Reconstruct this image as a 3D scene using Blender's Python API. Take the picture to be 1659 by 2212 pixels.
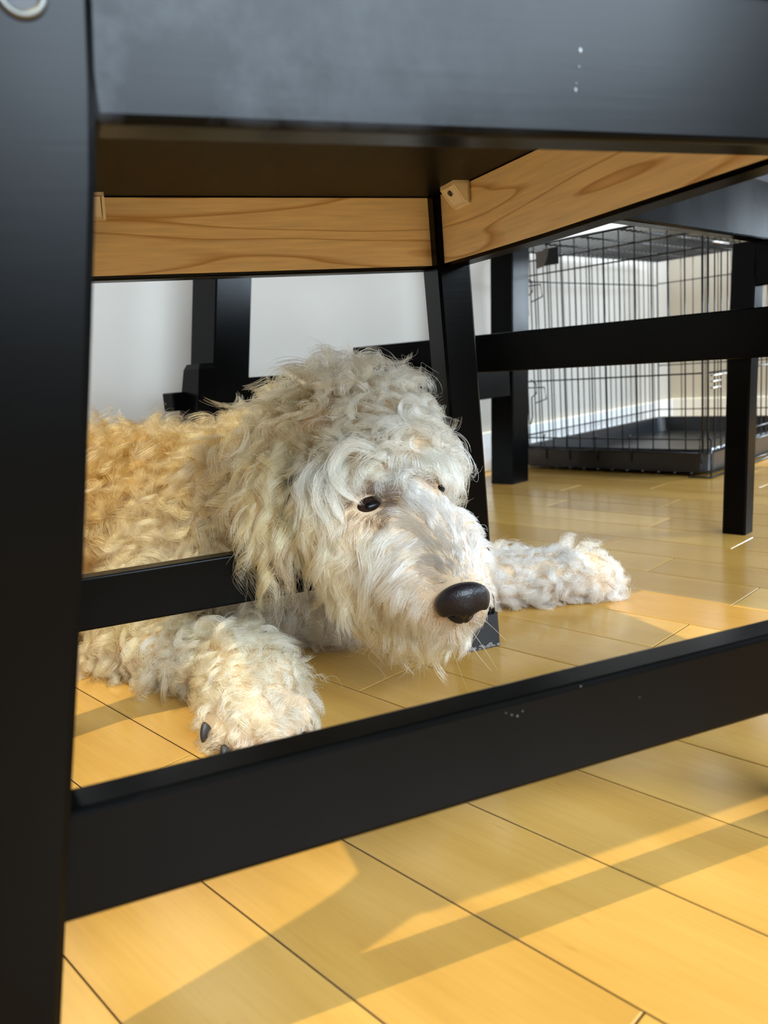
import bpy, bmesh, math, random
import numpy as np
from mathutils import Vector, Matrix, kdtree
from mathutils.bvhtree import BVHTree

S = bpy.context.scene
C = S.collection
for o in list(bpy.data.objects):
    bpy.data.objects.remove(o)
random.seed(7)
RNG = np.random.default_rng(11)

# ------------------------------------------------------------------ camera
cam_d = bpy.data.cameras.new('camera')
cam = bpy.data.objects.new('camera', cam_d)
C.objects.link(cam)
right = Vector((0.99695954, -0.01425669, -0.0766056))
down = Vector((-0.07792093, -0.18240721, -0.98013057))
fwd = Vector((0.0, 0.98311971, -0.18296351))
m = Matrix((right, -down, -fwd)).transposed().to_4x4()
m.translation = (0, 0, 0.30)
cam.matrix_world = m
cam_d.sensor_fit = 'VERTICAL'
cam_d.sensor_height = 36.0
cam_d.lens = 36.0 * 1690.0 / 2212.0
cam_d.clip_start = 0.02
cam_d.dof.use_dof = True
cam_d.dof.focus_distance = 0.70
cam_d.dof.aperture_fstop = 9.0
S.camera = cam

# ------------------------------------------------------------------ colour management
S.view_settings.view_transform = 'Standard'
S.view_settings.look = 'None'
S.view_settings.gamma = 1.0
S.view_settings.exposure = -0.1
S.view_settings.use_curve_mapping = False
S.cycles.use_denoising = True
S.cycles.max_bounces = 12
S.cycles.transmission_bounces = 8
S.cycles.glossy_bounces = 5
S.cycles.diffuse_bounces = 5
S.cycles.sample_clamp_indirect = 8.0

# ------------------------------------------------------------------ directions of the room and of the chair
D1 = Vector((-0.68979341, 0.72400625, 0))     # along the floor boards, towards the white wall
D2 = Vector((0.72400625, 0.68979341, 0))      # across the boards, towards the end wall
PSI = math.radians(20.6)
EU = Vector((math.cos(PSI), math.sin(PSI), 0))
EV = Vector((-math.sin(PSI), math.cos(PSI), 0))
ROOM = math.atan2(D1.y, D1.x)

def room(a, b, z):
    return D1 * a + D2 * b + Vector((0, 0, z))
def chairpt(u, v, z):
    return EU * u + EV * v + Vector((0, 0, z))
# room coordinates as a right-handed frame: local x = D2, local y = D1
ROOM_M = Matrix((( D2.x, D1.x, 0, 0), (D2.y, D1.y, 0, 0), (0, 0, 1, 0), (0, 0, 0, 1)))

# ------------------------------------------------------------------ light: sky, sun, daylight through the two windows
W = bpy.data.worlds.new('sky')
S.world = W
W.use_nodes = True
wn = W.node_tree.nodes
wn['Background'].inputs[0].default_value = (0.72, 0.84, 1.0, 1)
wn['Background'].inputs[1].default_value = 0.2

def lamp(name, kind, energy, col, mat, **kw):
    d = bpy.data.lights.new(name, kind)
    d.energy = energy
    d.color = col
    for k, v in kw.items():
        setattr(d, k, v)
    o = bpy.data.objects.new(name, d)
    o.matrix_world = mat
    C.objects.link(o)
    return o

def look_matrix(loc, direction):
    q = Vector(direction).to_track_quat('-Z', 'Y')
    mm = q.to_matrix().to_4x4()
    mm.translation = loc
    return mm

SUN_TRAVEL = EU * 0.28 + EV * 0.155 + Vector((0, 0, -1))
lamp('sun', 'SUN', 3.3, (1.0, 0.86, 0.48), look_matrix((0, 0, 3), SUN_TRAVEL), angle=math.radians(0.6))
# daylight through the glazing: window and an added low pane in the end wall, side window (bright sky above, dimmer garden below)
lamp('added_low_pane_light', 'AREA', 15, (0.74, 0.88, 1.0), look_matrix(room(0.31, 2.74, 0.52), -D2),
     shape='RECTANGLE', size=0.32, size_y=0.30)  # unseen low pane, added and sized for the reflection on the table leg
lamp('end_window_daylight', 'AREA', 6.5, (0.88, 0.94, 1.0), look_matrix(room(0.92, 2.74, 1.33), -D2),
     shape='RECTANGLE', size=0.58, size_y=1.28)
lamp('side_window_sky', 'AREA', 205, (0.70, 0.85, 1.0), look_matrix(room(-1.72, 0.05, 1.38), D1),
     shape='RECTANGLE', size=2.1, size_y=0.76)
lamp('side_window_garden', 'AREA', 22, (0.70, 0.85, 1.0), look_matrix(room(-1.72, 0.05, 0.81), D1),
     shape='RECTANGLE', size=2.1, size_y=0.36)
lamp('far_side_window_daylight', 'AREA', 160, (0.70, 0.85, 1.0), look_matrix(room(-1.72, 2.75, 1.06), D1),
     shape='RECTANGLE', size=1.2, size_y=0.92)

# ------------------------------------------------------------------ helpers
def link(o, parent=None):
    C.objects.link(o)
    if parent is not None:
        o.parent = parent
    return o
def tag(o, label=None, cat=None, group=None, kind=None):
    if label: o['label'] = label
    if cat: o['category'] = cat
    if group: o['group'] = group
    if kind: o['kind'] = kind
    return o
def empty(name, matrix, label=None, cat=None, group=None):
    o = bpy.data.objects.new(name, None)
    o.empty_display_size = 0.05
    C.objects.link(o)
    o.matrix_world = matrix
    return tag(o, label, cat, group)
def bm_obj(name, bm, mats, parent=None, smooth=False):
    me = bpy.data.meshes.new(name)
    bm.normal_update()
    bm.to_mesh(me)
    bm.free()
    if not isinstance(mats, (list, tuple)): mats = [mats]
    for mt in mats: me.materials.append(mt)
    if smooth:
        for p in me.polygons: p.use_smooth = True
    o = bpy.data.objects.new(name, me)
    return link(o, parent)
def hexa(bm, pts, bevel=0.0, seg=2, mat=0):
    """box from 8 points: four of the lower ring, four of the upper ring"""
    vs = [bm.verts.new(p) for p in pts]
    fs = []
    for idx in ((3, 2, 1, 0), (4, 5, 6, 7), (0, 1, 5, 4), (1, 2, 6, 5), (2, 3, 7, 6), (3, 0, 4, 7)):
        f = bm.faces.new([vs[i] for i in idx]); f.material_index = mat
        fs.append(f)
    bmesh.ops.recalc_face_normals(bm, faces=fs)
    if bevel > 0:
        es = list({e for f in fs for e in f.edges})
        bmesh.ops.bevel(bm, geom=es, offset=bevel, segments=seg, profile=0.5, affect='EDGES', clamp_overlap=True)
def box(bm, x0, x1, y0, y1, z0, z1, bevel=0.0, seg=2, mat=0):
    hexa(bm, [(x0, y0, z0), (x1, y0, z0), (x1, y1, z0), (x0, y1, z0),
              (x0, y0, z1), (x1, y0, z1), (x1, y1, z1), (x0, y1, z1)], bevel, seg, mat)
def sweep(bm, sections, bevel_ends=True):
    """loft a rectangle through sections of (x0,x1,y0,y1,z) with chamfered corners"""
    rings = []
    for (x0, x1, y0, y1, z) in sections:
        b = 0.0025
        pts = [(x0 + b, y0), (x1 - b, y0), (x1, y0 + b), (x1, y1 - b), (x1 - b, y1), (x0 + b, y1), (x0, y1 - b), (x0, y0 + b)]
        rings.append([bm.verts.new((p[0], p[1], z)) for p in pts])
    for a, b in zip(rings[:-1], rings[1:]):
        n = len(a)
        for i in range(n):
            bm.faces.new((a[i], a[(i + 1) % n], b[(i + 1) % n], b[i]))
    bm.faces.new(list(reversed(rings[0])))
    bm.faces.new(rings[-1])
    bmesh.ops.recalc_face_normals(bm, faces=bm.faces)
def tube(bm, pts, r, seg=6, caps=True):
    pts = [Vector(p) for p in pts]
    rings = []
    for i, p in enumerate(pts):
        if i == 0: t = pts[1] - p
        elif i == len(pts) - 1: t = p - pts[-2]
        else: t = (pts[i + 1] - pts[i - 1])
        t.normalize()
        a = t.cross(Vector((0, 0, 1)))
        if a.length < 1e-3: a = t.cross(Vector((1, 0, 0)))
        a.normalize()
        b = t.cross(a)
        rings.append([bm.verts.new(p + a * (r * math.cos(2 * math.pi * k / seg)) + b * (r * math.sin(2 * math.pi * k / seg))) for k in range(seg)])
    for q, w in zip(rings[:-1], rings[1:]):
        for k in range(seg):
            bm.faces.new((q[k], q[(k + 1) % seg], w[(k + 1) % seg], w[k]))
    if caps:
        bm.faces.new(list(reversed(rings[0]))); bm.faces.new(rings[-1])
    bmesh.ops.recalc_face_normals(bm, faces=bm.faces)
def ball(bm, c, rad, sub=3, rot=None):
    r = bmesh.ops.create_icosphere(bm, subdivisions=sub, radius=1.0)
    mt = Matrix.Translation(Vector(c)) @ (rot.to_4x4() if rot else Matrix.Identity(4)) @ Matrix.Diagonal((*((rad,) * 3 if isinstance(rad, (int, float)) else rad), 1))
    bmesh.ops.transform(bm, matrix=mt, verts=r['verts'])

# ------------------------------------------------------------------ materials
def lin(r, g, b):
    f = lambda c: (c / 255 / 12.92) if c <= 10 else ((c / 255 + 0.055) / 1.055) ** 2.4
    return (f(r), f(g), f(b), 1)
class NT:
    def __init__(s, name):
        s.m = bpy.data.materials.new(name); s.m.use_nodes = True
        s.t = s.m.node_tree; s.n = s.t.nodes; s.b = s.n['Principled BSDF']
    def add(s, kind, **kw):
        x = s.n.new(kind)
        for k, v in kw.items():
            if k in x.inputs.keys(): x.inputs[k].default_value = v
            else: setattr(x, k, v)
        return x
    def l(s, a, b): s.t.links.new(a, b)
    def ramp(s, fac, stops):
        r = s.n.new('ShaderNodeValToRGB')
        el = r.color_ramp.elements
        while len(el) < len(stops): el.new(0.5)
        for e_, (p_, c_) in zip(el, stops):
            e_.position = p_; e_.color = c_
        s.l(fac, r.inputs[0]); return r
    def mix(s, fac, a, b, blend='MIX'):
        x = s.n.new('ShaderNodeMix'); x.data_type = 'RGBA'; x.blend_type = blend
        for sock, v in ((x.inputs[0], fac), (x.inputs[6], a), (x.inputs[7], b)):
            if isinstance(v, (float, int, tuple)): sock.default_value = v
            else: s.l(v, sock)
        return x.outputs[2]
    def math(s, op, a, b=None):
        x = s.n.new('ShaderNodeMath'); x.operation = op
        for sock, v in ((x.inputs[0], a), (x.inputs[1], b)):
            if v is None: continue
            if isinstance(v, (float, int)): sock.default_value = v
            else: s.l(v, sock)
        return x.outputs[0]
    def mapping(s, coord, scale, rot=(0, 0, 0), loc=(0, 0, 0)):
        x = s.n.new('ShaderNodeMapping')
        x.inputs['Scale'].default_value = scale; x.inputs['Rotation'].default_value = rot; x.inputs['Location'].default_value = loc
        s.l(coord, x.inputs['Vector']); return x.outputs[0]
    def bump(s, h, strength, dist=0.001):
        x = s.n.new('ShaderNodeBump'); x.inputs['Strength'].default_value = strength; x.inputs['Distance'].default_value = dist
        s.l(h, x.inputs['Height']); s.l(x.outputs[0], s.b.inputs['Normal'])
    def set(s, **kw):
        for k, v in kw.items(): s.b.inputs[k].default_value = v
        return s.m

def plain(name, col, rough=0.5, **kw):
    t = NT(name); t.set(**{'Base Color': col, 'Roughness': rough, **kw})
    tc = t.add('ShaderNodeTexCoord')
    nz = t.add('ShaderNodeTexNoise', Scale=60.0, Detail=3.0)
    t.l(tc.outputs['Object'], nz.inputs['Vector'])
    t.bump(nz.outputs[0], 0.05)
    return t.m

def black_paint(name='black_painted_wood', patchy=False):
    t = NT(name)
    tc = t.add('ShaderNodeTexCoord')
    nz = t.add('ShaderNodeTexNoise', Scale=22.0, Detail=5.0)
    t.l(tc.outputs['Object'], nz.inputs['Vector'])
    sm = t.add('ShaderNodeTexNoise', Scale=7.0, Detail=2.0)
    t.l(tc.outputs['Object'], sm.inputs['Vector'])
    r = t.ramp(sm.outputs[0], [(0.3, (0.20, 0.20, 0.20, 1)), (0.75, (0.31, 0.31, 0.31, 1))])
    t.l(r.outputs[0], t.b.inputs['Roughness'])
    t.set(**{'Base Color': (0.0012, 0.0012, 0.0012, 1), 'Specular IOR Level': 0.085})
    gm = t.mapping(tc.outputs['Object'], (14, 260, 260))
    g2 = t.add('ShaderNodeTexNoise', Scale=1.0, Detail=3.0)
    t.l(gm, g2.inputs['Vector'])
    t.bump(t.math('ADD', t.math('MULTIPLY', nz.outputs[0], 0.5), t.math('MULTIPLY', g2.outputs[0], 0.5)), 0.06)
    if patchy:        # cloudy pale patches in the paint colour, stronger towards one end
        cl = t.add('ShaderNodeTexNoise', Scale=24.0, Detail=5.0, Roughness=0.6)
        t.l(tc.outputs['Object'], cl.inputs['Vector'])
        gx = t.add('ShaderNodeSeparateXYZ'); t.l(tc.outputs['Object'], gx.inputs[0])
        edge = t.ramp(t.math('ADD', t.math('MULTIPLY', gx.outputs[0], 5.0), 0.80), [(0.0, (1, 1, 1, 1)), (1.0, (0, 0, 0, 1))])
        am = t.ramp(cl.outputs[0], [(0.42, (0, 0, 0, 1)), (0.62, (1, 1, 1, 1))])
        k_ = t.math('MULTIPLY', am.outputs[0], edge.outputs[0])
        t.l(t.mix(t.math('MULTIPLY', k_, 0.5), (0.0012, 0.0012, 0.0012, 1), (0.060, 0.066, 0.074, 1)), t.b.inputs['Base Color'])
    return t.m
BLACK = black_paint()
PATCHY = black_paint('patchy_black_painted_wood', True)

def pine():
    t = NT('bare_pine')
    tc = t.add('ShaderNodeTexCoord')
    mp = t.mapping(tc.outputs['Object'], (2.3, 2.3, 24.0), loc=(0.35, 0.0, 0.4))
    nz = t.add('ShaderNodeTexNoise', Scale=1.0, Detail=1.2, Roughness=0.4)
    t.l(mp, nz.inputs['Vector'])
    rings = t.math('FRACT', t.math('MULTIPLY', nz.outputs[0], 8.0))
    rp = t.ramp(rings, [(0.0, lin(244, 216, 172)), (0.78, lin(244, 217, 174)), (0.90, lin(220, 182, 130)), (0.94, lin(204, 158, 104)), (1.0, lin(244, 216, 172))])
    m2 = t.mapping(tc.outputs['Object'], (20, 20, 320))
    fz = t.add('ShaderNodeTexNoise', Scale=1.0, Detail=3.0)
    t.l(m2, fz.inputs['Vector'])
    fr = t.ramp(fz.outputs[0], [(0.3, (0.86, 0.86, 0.86, 1)), (0.7, (1.05, 1.05, 1.05, 1))])
    t.l(t.mix(1.0, rp.outputs[0], fr.outputs[0], 'MULTIPLY'), t.b.inputs['Base Color'])
    t.set(Roughness=0.55)
    t.bump(fz.outputs[0], 0.08)
    return t.m
PINE = pine()

def stained_underside():
    t = NT('dark_stained_wood')
    tc = t.add('ShaderNodeTexCoord')
    mp = t.mapping(tc.outputs['Object'], (40, 7, 40), rot=(0, 0, 0.5))
    nz = t.add('ShaderNodeTexNoise', Scale=3.0, Detail=4.0)
    t.l(mp, nz.inputs['Vector'])
    rp = t.ramp(nz.outputs[0], [(0.35, lin(5, 7, 9)), (0.7, lin(14, 17, 20))])
    t.l(rp.outputs[0], t.b.inputs['Base Color'])
    t.set(**{'Roughness': 0.4, 'Specular IOR Level': 0.08})
    t.bump(nz.outputs[0], 0.2)
    return t.m
STAIN = stained_underside()

def floor_mat():
    t = NT('maple_floorboards')
    tc = t.add('ShaderNodeTexCoord')
    at = t.add('ShaderNodeAttribute', attribute_name='board')
    off = t.n.new('ShaderNodeVectorMath'); off.operation = 'MULTIPLY_ADD'
    t.l(at.outputs['Color'], off.inputs[0]); off.inputs[1].default_value = (7, 13, 3)
    t.l(tc.outputs['Object'], off.inputs[2])
    mp = t.mapping(off.outputs[0], (14, 2.6, 1))
    nz = t.add('ShaderNodeTexNoise', Scale=1.0, Detail=4.0, Roughness=0.55, Distortion=0.7)
    t.l(mp, nz.inputs['Vector'])
    fine = t.add('ShaderNodeTexNoise', Scale=1.0, Detail=2.0)
    t.l(t.mapping(off.outputs[0], (420, 14, 1)), fine.inputs['Vector'])
    base = t.ramp(nz.outputs[0], [(0.30, lin(180, 137, 66)), (0.5, lin(190, 148, 74)), (0.72, lin(200, 159, 86))])
    br = t.n.new('ShaderNodeSeparateColor'); t.l(at.outputs['Color'], br.inputs[0])
    tone = t.ramp(br.outputs[0], [(0.0, (0.86, 0.82, 0.78, 1)), (1.0, (1.06, 1.05, 1.02, 1))])
    c1 = t.mix(1.0, base.outputs[0], tone.outputs[0], 'MULTIPLY')
    ff = t.ramp(fine.outputs[0], [(0.30, (0.95, 0.94, 0.93, 1)), (0.6, (1.01, 1.01, 1.01, 1))])
    c2 = t.mix(1.0, c1, ff.outputs[0], 'MULTIPLY')
    # short dark mineral streaks along the boards
    st = t.add('ShaderNodeTexNoise', Scale=1.0, Detail=2.0)
    t.l(t.mapping(off.outputs[0], (90, 16, 1)), st.inputs['Vector'])
    sr = t.ramp(st.outputs[0], [(0.72, (1, 1, 1, 1)), (0.80, (0.72, 0.62, 0.50, 1))])
    c3 = t.mix(0.8, c2, sr.outputs[0], 'MULTIPLY')
    t.l(c3, t.b.inputs['Base Color'])
    rn = t.add('ShaderNodeTexNoise', Scale=9.0, Detail=3.0)
    t.l(tc.outputs['Object'], rn.inputs['Vector'])
    rr = t.ramp(rn.outputs[0], [(0.3, (0.15, 0.15, 0.15, 1)), (0.8, (0.23, 0.23, 0.23, 1))])
    t.l(rr.outputs[0], t.b.inputs['Roughness'])
    lo = t.add('ShaderNodeTexNoise', Scale=5.0, Detail=1.0)
    t.l(tc.outputs['Object'], lo.inputs['Vector'])
    t.bump(lo.outputs[0], 0.12, 0.004)
    return t.m
FLOOR = floor_mat()
GAP = plain('board_joint', lin(70, 42, 20), 0.8)

def wall_mat():
    t = NT('wall_paint')
    tc = t.add('ShaderNodeTexCoord')
    nz = t.add('ShaderNodeTexNoise', Scale=3.0, Detail=3.0)
    t.l(tc.outputs['Object'], nz.inputs['Vector'])
    rp = t.ramp(nz.outputs[0], [(0.3, lin(180, 173, 163)), (0.7, lin(190, 184, 175))])
    t.l(rp.outputs[0], t.b.inputs['Base Color'])
    t.set(Roughness=0.6)
    n2 = t.add('ShaderNodeTexNoise', Scale=180.0, Detail=2.0)
    t.l(tc.outputs['Object'], n2.inputs['Vector'])
    t.bump(n2.outputs[0], 0.08)
    return t.m
WALL = wall_mat()
TRIM = plain('white_trim_paint', lin(232, 233, 232), 0.35)
BEIGE = plain('beige_plastic', lin(235, 222, 200), 0.45)
STEEL = plain('bright_steel', (0.6, 0.6, 0.62, 1), 0.28, Metallic=1.0)
DARKSTEEL = plain('oxidised_steel', (0.13, 0.13, 0.12, 1), 0.5, Metallic=1.0)
WIRE = plain('black_coated_wire', (0.012, 0.013, 0.016, 1), 0.22)
TRAY = plain('black_plastic_tray', (0.010, 0.011, 0.014, 1), 0.30)
TAG = plain('black_plate', (0.01, 0.01, 0.012, 1), 0.5)
GREYTAG = plain('grey_plate', lin(120, 112, 104), 0.5)
FELT = plain('worn_grey_tape', lin(30, 30, 32), 0.5)
FLUFF = plain('dust_fluff', lin(112, 106, 100), 0.9)
GLASS = None

# ------------------------------------------------------------------ the setting
def build_floor():
    """every board a bevelled plank top, in room coordinates (x across the boards, y along them)"""
    bm = bmesh.new()
    lay = bm.loops.layers.color.new('board')
    rows = {0: [0.1545], 1: [], 2: [], 3: [0.530], 4: [], 10: [0.4995], 12: [0.454], 13: [0.6255]}
    pitch, x00 = 0.0836, 0.204
    fixed = {0: [-0.55, 0.1545, 0.552, 1.25], 1: [-0.3, 0.86], 2: [-0.62, -0.05, 1.05], 3: [-0.2, 0.530, 1.15],
             4: [-0.4, 0.80], -1: [-0.5, 1.0], 9: [0.4995, 1.12], 11: [-0.3, 0.454, 1.0], 12: [-0.1, 0.6255]}
    rng = random.Random(3)
    for k in range(-26, 34):
        x0, x1 = x00 + k * pitch, x00 + (k + 1) * pitch
        if x1 > 2.76: break
        cuts = fixed.get(k)
        if cuts is None:
            c = -2.2 + rng.random() * 0.6; cuts = []
            while c < 1.35:
                cuts.append(c); c += 0.4 + rng.random() * 0.55
        else:
            c = cuts[0] - 0.5; cuts = list(cuts)
            while c > -2.2:
                cuts.insert(0, c); c -= 0.4 + rng.random() * 0.5
        cuts = [-2.3] + [c for c in cuts if -2.25 < c < 1.30] + [1.33]
        for a, b in zip(cuts[:-1], cuts[1:]):
            g = 0.00045
            col = (rng.random(), rng.random(), rng.random(), 1)
            hb = 0.0008
            q = [(x0 + g, a + g), (x1 - g, a + g), (x1 - g, b - g), (x0 + g, b - g)]
            i = [(x0 + g + hb, a + g + hb), (x1 - g - hb, a + g + hb), (x1 - g - hb, b - g - hb), (x0 + g + hb, b - g - hb)]
            vo = [bm.verts.new((*p_, -0.0006)) for p_ in q]
            vi = [bm.verts.new((*p_, 0.0)) for p_ in i]
            vd = [bm.verts.new((*p_, -0.006)) for p_ in q]
            fs = [bm.faces.new(vi)]
            for j in range(4):
                fs.append(bm.faces.new((vo[j], vo[(j + 1) % 4], vi[(j + 1) % 4], vi[j])))
                f2 = bm.faces.new((vd[j], vd[(j + 1) % 4], vo[(j + 1) % 4], vo[j])); f2.material_index = 1
            for f in fs:
                for lp in f.loops: lp[lay] = col
    f = bm.faces.new([bm.verts.new(p_) for p_ in ((-2.2, -2.3, -0.005), (2.76, -2.3, -0.005), (2.76, 1.33, -0.005), (-2.2, 1.33, -0.005))])
    f.material_index = 1
    o = bm_obj('floor', bm, [FLOOR, GAP])
    o.matrix_world = ROOM_M
    tag(o, 'glossy honey maple strip floor with dark joints and sun patches', 'floor', kind='structure')
build_floor()

def struct(name, bm, mats, label, cat):
    o = bm_obj(name, bm, mats)
    o.matrix_world = ROOM_M
    tag(o, label, cat, kind='structure')
    return o
bm = bmesh.new(); box(bm, -2.2, 2.87, 1.33, 1.45, -0.01, 2.4)
struct('wall_back', bm, WALL, 'pale painted wall behind the dog', 'wall')
bm = bmesh.new(); box(bm, -2.2, 2.75, 1.314, 1.33, 0, 0.105, 0.003)
struct('baseboard_back', bm, TRIM, 'white baseboard along the wall behind the dog', 'baseboard')
# end wall with an added low pane and a window beside it
bm = bmesh.new()
box(bm, 2.75, 2.87, 1.24, 1.33, -0.01, 2.4)
box(bm, 2.75, 2.87, 0.60, 1.24, -0.01, 0.66)
box(bm, 2.75, 2.87, 0.60, 1.24, 2.0, 2.4)
box(bm, 2.75, 2.87, 0.08, 0.54, 0.72, 2.4)
box(bm, 2.75, 2.87, 0.08, 0.54, -0.01, 0.32)
box(bm, 2.75, 2.87, 0.54, 0.60, -0.01, 2.4)
struct('wall_end', bm, WALL, 'beige wall behind the dog crate', 'wall')
bm = bmesh.new(); box(bm, 2.734, 2.75, 0.08, 1.314, 0, 0.105, 0.003)
struct('baseboard_end', bm, TRIM, 'white baseboard behind the dog crate', 'baseboard')
def window(name, axis, p, a0, a1, z0, z1, label, mull):
    root = bpy.data.objects.new(name, None); C.objects.link(root); root.matrix_world = ROOM_M
    tag(root, label, 'window', kind='structure')
    b = bmesh.new(); w = 0.035
    def bb(a, c, zz0, zz1, d0, d1):
        if axis == 'x': box(b, p + d0, p + d1, a, c, zz0, zz1, 0.002)
        else: box(b, a, c, p + d0, p + d1, zz0, zz1, 0.002)
    bb(a0, a1, z0, z0 + w, 0, .06); bb(a0, a1, z1 - w, z1, 0, .06)
    for s in [a0, a1 - w] + [a0 + (a1 - a0) * k / mull - w / 2 for k in range(1, mull)]: bb(s, s + w, z0, z1, 0, .06)
    f = bm_obj('window_frame', b, TRIM, root); f['kind'] = 'structure'
    b = bmesh.new()
    bb(a0 + w, a1 - w, z0 + w, z1 - w, .026, .030)
    t = NT(name + '_glass'); t.set(**{'Base Color': (1, 1, 1, 1), 'Roughness': 0.0, 'Transmission Weight': 1.0, 'IOR': 1.01})
    g = bm_obj('window_pane', b, t.m, root); g['kind'] = 'structure'
window('window_1', 'x', 2.77, 0.60, 1.24, 0.66, 2.0, 'narrow bright window in the end wall', 1)
window('added_low_window', 'x', 2.77, 0.08, 0.54, 0.32, 0.72, 'unseen low pane added to the end wall for reflections', 1)
# side wall behind the camera's right with a wide window
bm = bmesh.new()
box(bm, -2.2, 3.4, -1.92, -1.80, -0.01, 0.60)
box(bm, -2.2, 3.4, -1.92, -1.80, 2.10, 2.4)
box(bm, 1.10, 2.15, -1.92, -1.80, 0.60, 2.10)
box(bm, 2.15, 3.4, -1.92, -1.80, 1.57, 2.10)
box(bm, -2.2, -1.10, -1.92, -1.80, 0.60, 2.10)
struct('wall_right', bm, WALL, 'pale wall around the wide side window', 'wall')
window('window_2', 'y', -1.86, -1.10, 1.10, 0.60, 2.10, 'wide side window', 2)
window('window_4', 'y', -1.86, 2.15, 3.4, 0.60, 1.57, 'smaller side window towards the end wall', 1)

# ------------------------------------------------------------------ the chair in front (local x = towards its front, y = across, z up)
CHAIR_M = Matrix(((EU.x, EV.x, 0, 0), (EU.y, EV.y, 0, 0), (0, 0, 1, 0), (0, 0, 0, 1)))
def build_chair():
    root = empty('dining_chair', CHAIR_M @ Matrix.Translation((0.17, 0.52, 0)),
                 'large black wooden chair in the foreground that the dog lies under, seen from its side', 'chair')
    off = Vector((-0.17, -0.52, 0))
    def part(name, bm, mats, parent=root, smooth=False):
        bmesh.ops.translate(bm, verts=bm.verts, vec=off)
        return bm_obj(name, bm, mats, parent, smooth)
    # rear legs, raked backwards below the seat and running up to the backrest
    def rear(v0, v1):
        b = bmesh.new()
        prof = [(0.0, -0.0495), (0.057, -0.039), (0.145, -0.023), (0.241, -0.005), (0.32, 0.0085), (0.369, 0.0165), (0.40, 0.0205), (0.43, 0.0235), (0.48, 0.024), (0.62, 0.008), (0.90, -0.05)]
        sweep(b, [(u - 0.046, u, v0, v1, z) for z, u in prof])
        return b
    part('leg', rear(0.297, 0.333), BLACK)
    part('leg', rear(0.702, 0.738), BLACK)
    # front legs
    b = bmesh.new(); sweep(b, [(0.3465, 0.381, 0.700, 0.737, 0.0), (0.342, 0.377, 0.700, 0.737, 0.2), (0.3375, 0.3725, 0.700, 0.737, 0.40), (0.337, 0.372, 0.700, 0.737, 0.454)])
    fl = part('leg', b, BLACK)
    b = bmesh.new(); sweep(b, [(0.388, 0.423, 0.297, 0.334, 0.0), (0.382, 0.417, 0.297, 0.334, 0.2), (0.3775, 0.4125, 0.297, 0.334, 0.40), (0.377, 0.412, 0.297, 0.334, 0.454)])
    part('leg', b, BLACK)
    # worn protective sleeve at the foot of the far front leg
    b = bmesh.new()
    sweep(b, [(0.3445, 0.383, 0.698, 0.739, 0.0), (0.3435, 0.3822, 0.698, 0.739, 0.036)])
    sl = part('foot_sleeve', b, FELT, fl); sl['label'] = 'worn grey foot sleeve'
    b = bmesh.new()
    for i in range(26):
        s = i % 3
        t_ = random.random()
        p = (0.344 + 0.040 * t_, 0.6975, 0.001 + random.random() * 0.004) if s != 2 else (0.3435, 0.698 + 0.04 * t_, 0.001 + random.random() * 0.004)
        ball(b, p, (0.0012 + random.random() * 0.002, 0.0012, 0.001 + random.random() * 0.0014), 1)
    part('dust_fluff', b, FLUFF, sl)['kind'] = 'stuff'
    # side rails: painted outside, bare pine inside
    def rail(u0, u1, vin, vout, z0, z1):
        b = bmesh.new()
        lo, hi = min(vin, vout), max(vin, vout)
        box(b, u0, u1, lo, hi, z0, z1, 0.003, 3)
        b.normal_update()
        return b
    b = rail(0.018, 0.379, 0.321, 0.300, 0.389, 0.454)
    near = part('apron', b, PATCHY)
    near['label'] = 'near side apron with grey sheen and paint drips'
    b = rail(-0.02, 0.340, 0.715, 0.735, 0.388, 0.454)
    part('apron', b, BLACK)
    b = bmesh.new(); box(b, -0.02, 0.3385, 0.7135, 0.7155, 0.3915, 0.4535)
    fp = part('pine_face', b, PINE, None); fp.parent = None
    # bare inner faces belong to their aprons
    apr = [c for c in root.children if c.name.startswith('apron')]
    fp.parent = apr[1]; fp['label'] = 'bare pine inner face with looping grain'
    # front rail, slightly bowed
    us = [(0.320, 0.3548), (0.330, 0.3548), (0.40, 0.3552), (0.472, 0.3553), (0.547, 0.3548), (0.60, 0.352), (0.648, 0.349), (0.69, 0.3455), (0.705, 0.344)]
    def bowed(du0, du1, z0, z1):
        b = bmesh.new(); rings = []
        for v, u in us:
            rings.append([b.verts.new((u + du0, v, z0)), b.verts.new((u + du1, v, z0)), b.verts.new((u + du1, v, z1)), b.verts.new((u + du0, v, z1))])
        for p, q in zip(rings[:-1], rings[1:]):
            for k in range(4): b.faces.new((p[k], p[(k + 1) % 4], q[(k + 1) % 4], q[k]))
        b.faces.new(rings[0]); b.faces.new(rings[-1])
        bmesh.ops.recalc_face_normals(b, faces=b.faces)
        return b
    fa = part('front_apron', bowed(0.0012, 0.021, 0.3885, 0.454), BLACK)
    pf = part('pine_face', bowed(0.0, 0.0016, 0.3918, 0.4536), PINE, fa); pf['label'] = 'bare pine inner face with long arching grain'
    b = bmesh.new(); box(b, 0.006, 0.0235, 0.333, 0.702, 0.405, 0.454, 0.002)
    part('rear_apron', b, BLACK)
    # seat board, dark stained underneath
    b = bmesh.new()
    box(b, 0.010, 0.420, 0.288, 0.748, 0.4545, 0.474, 0.006, 3)
    part('seat', b, STAIN)
    # stretchers near the floor
    b = bmesh.new(); box(b, -0.035, 0.386, 0.305, 0.326, 0.094, 0.1405, 0.0028, 3)
    st = part('stretcher', b, BLACK)
    b = bmesh.new(); box(b, -0.035, 0.352, 0.704, 0.723, 0.094, 0.141, 0.002, 3)
    part('stretcher', b, BLACK)
    b = bmesh.new()
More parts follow.
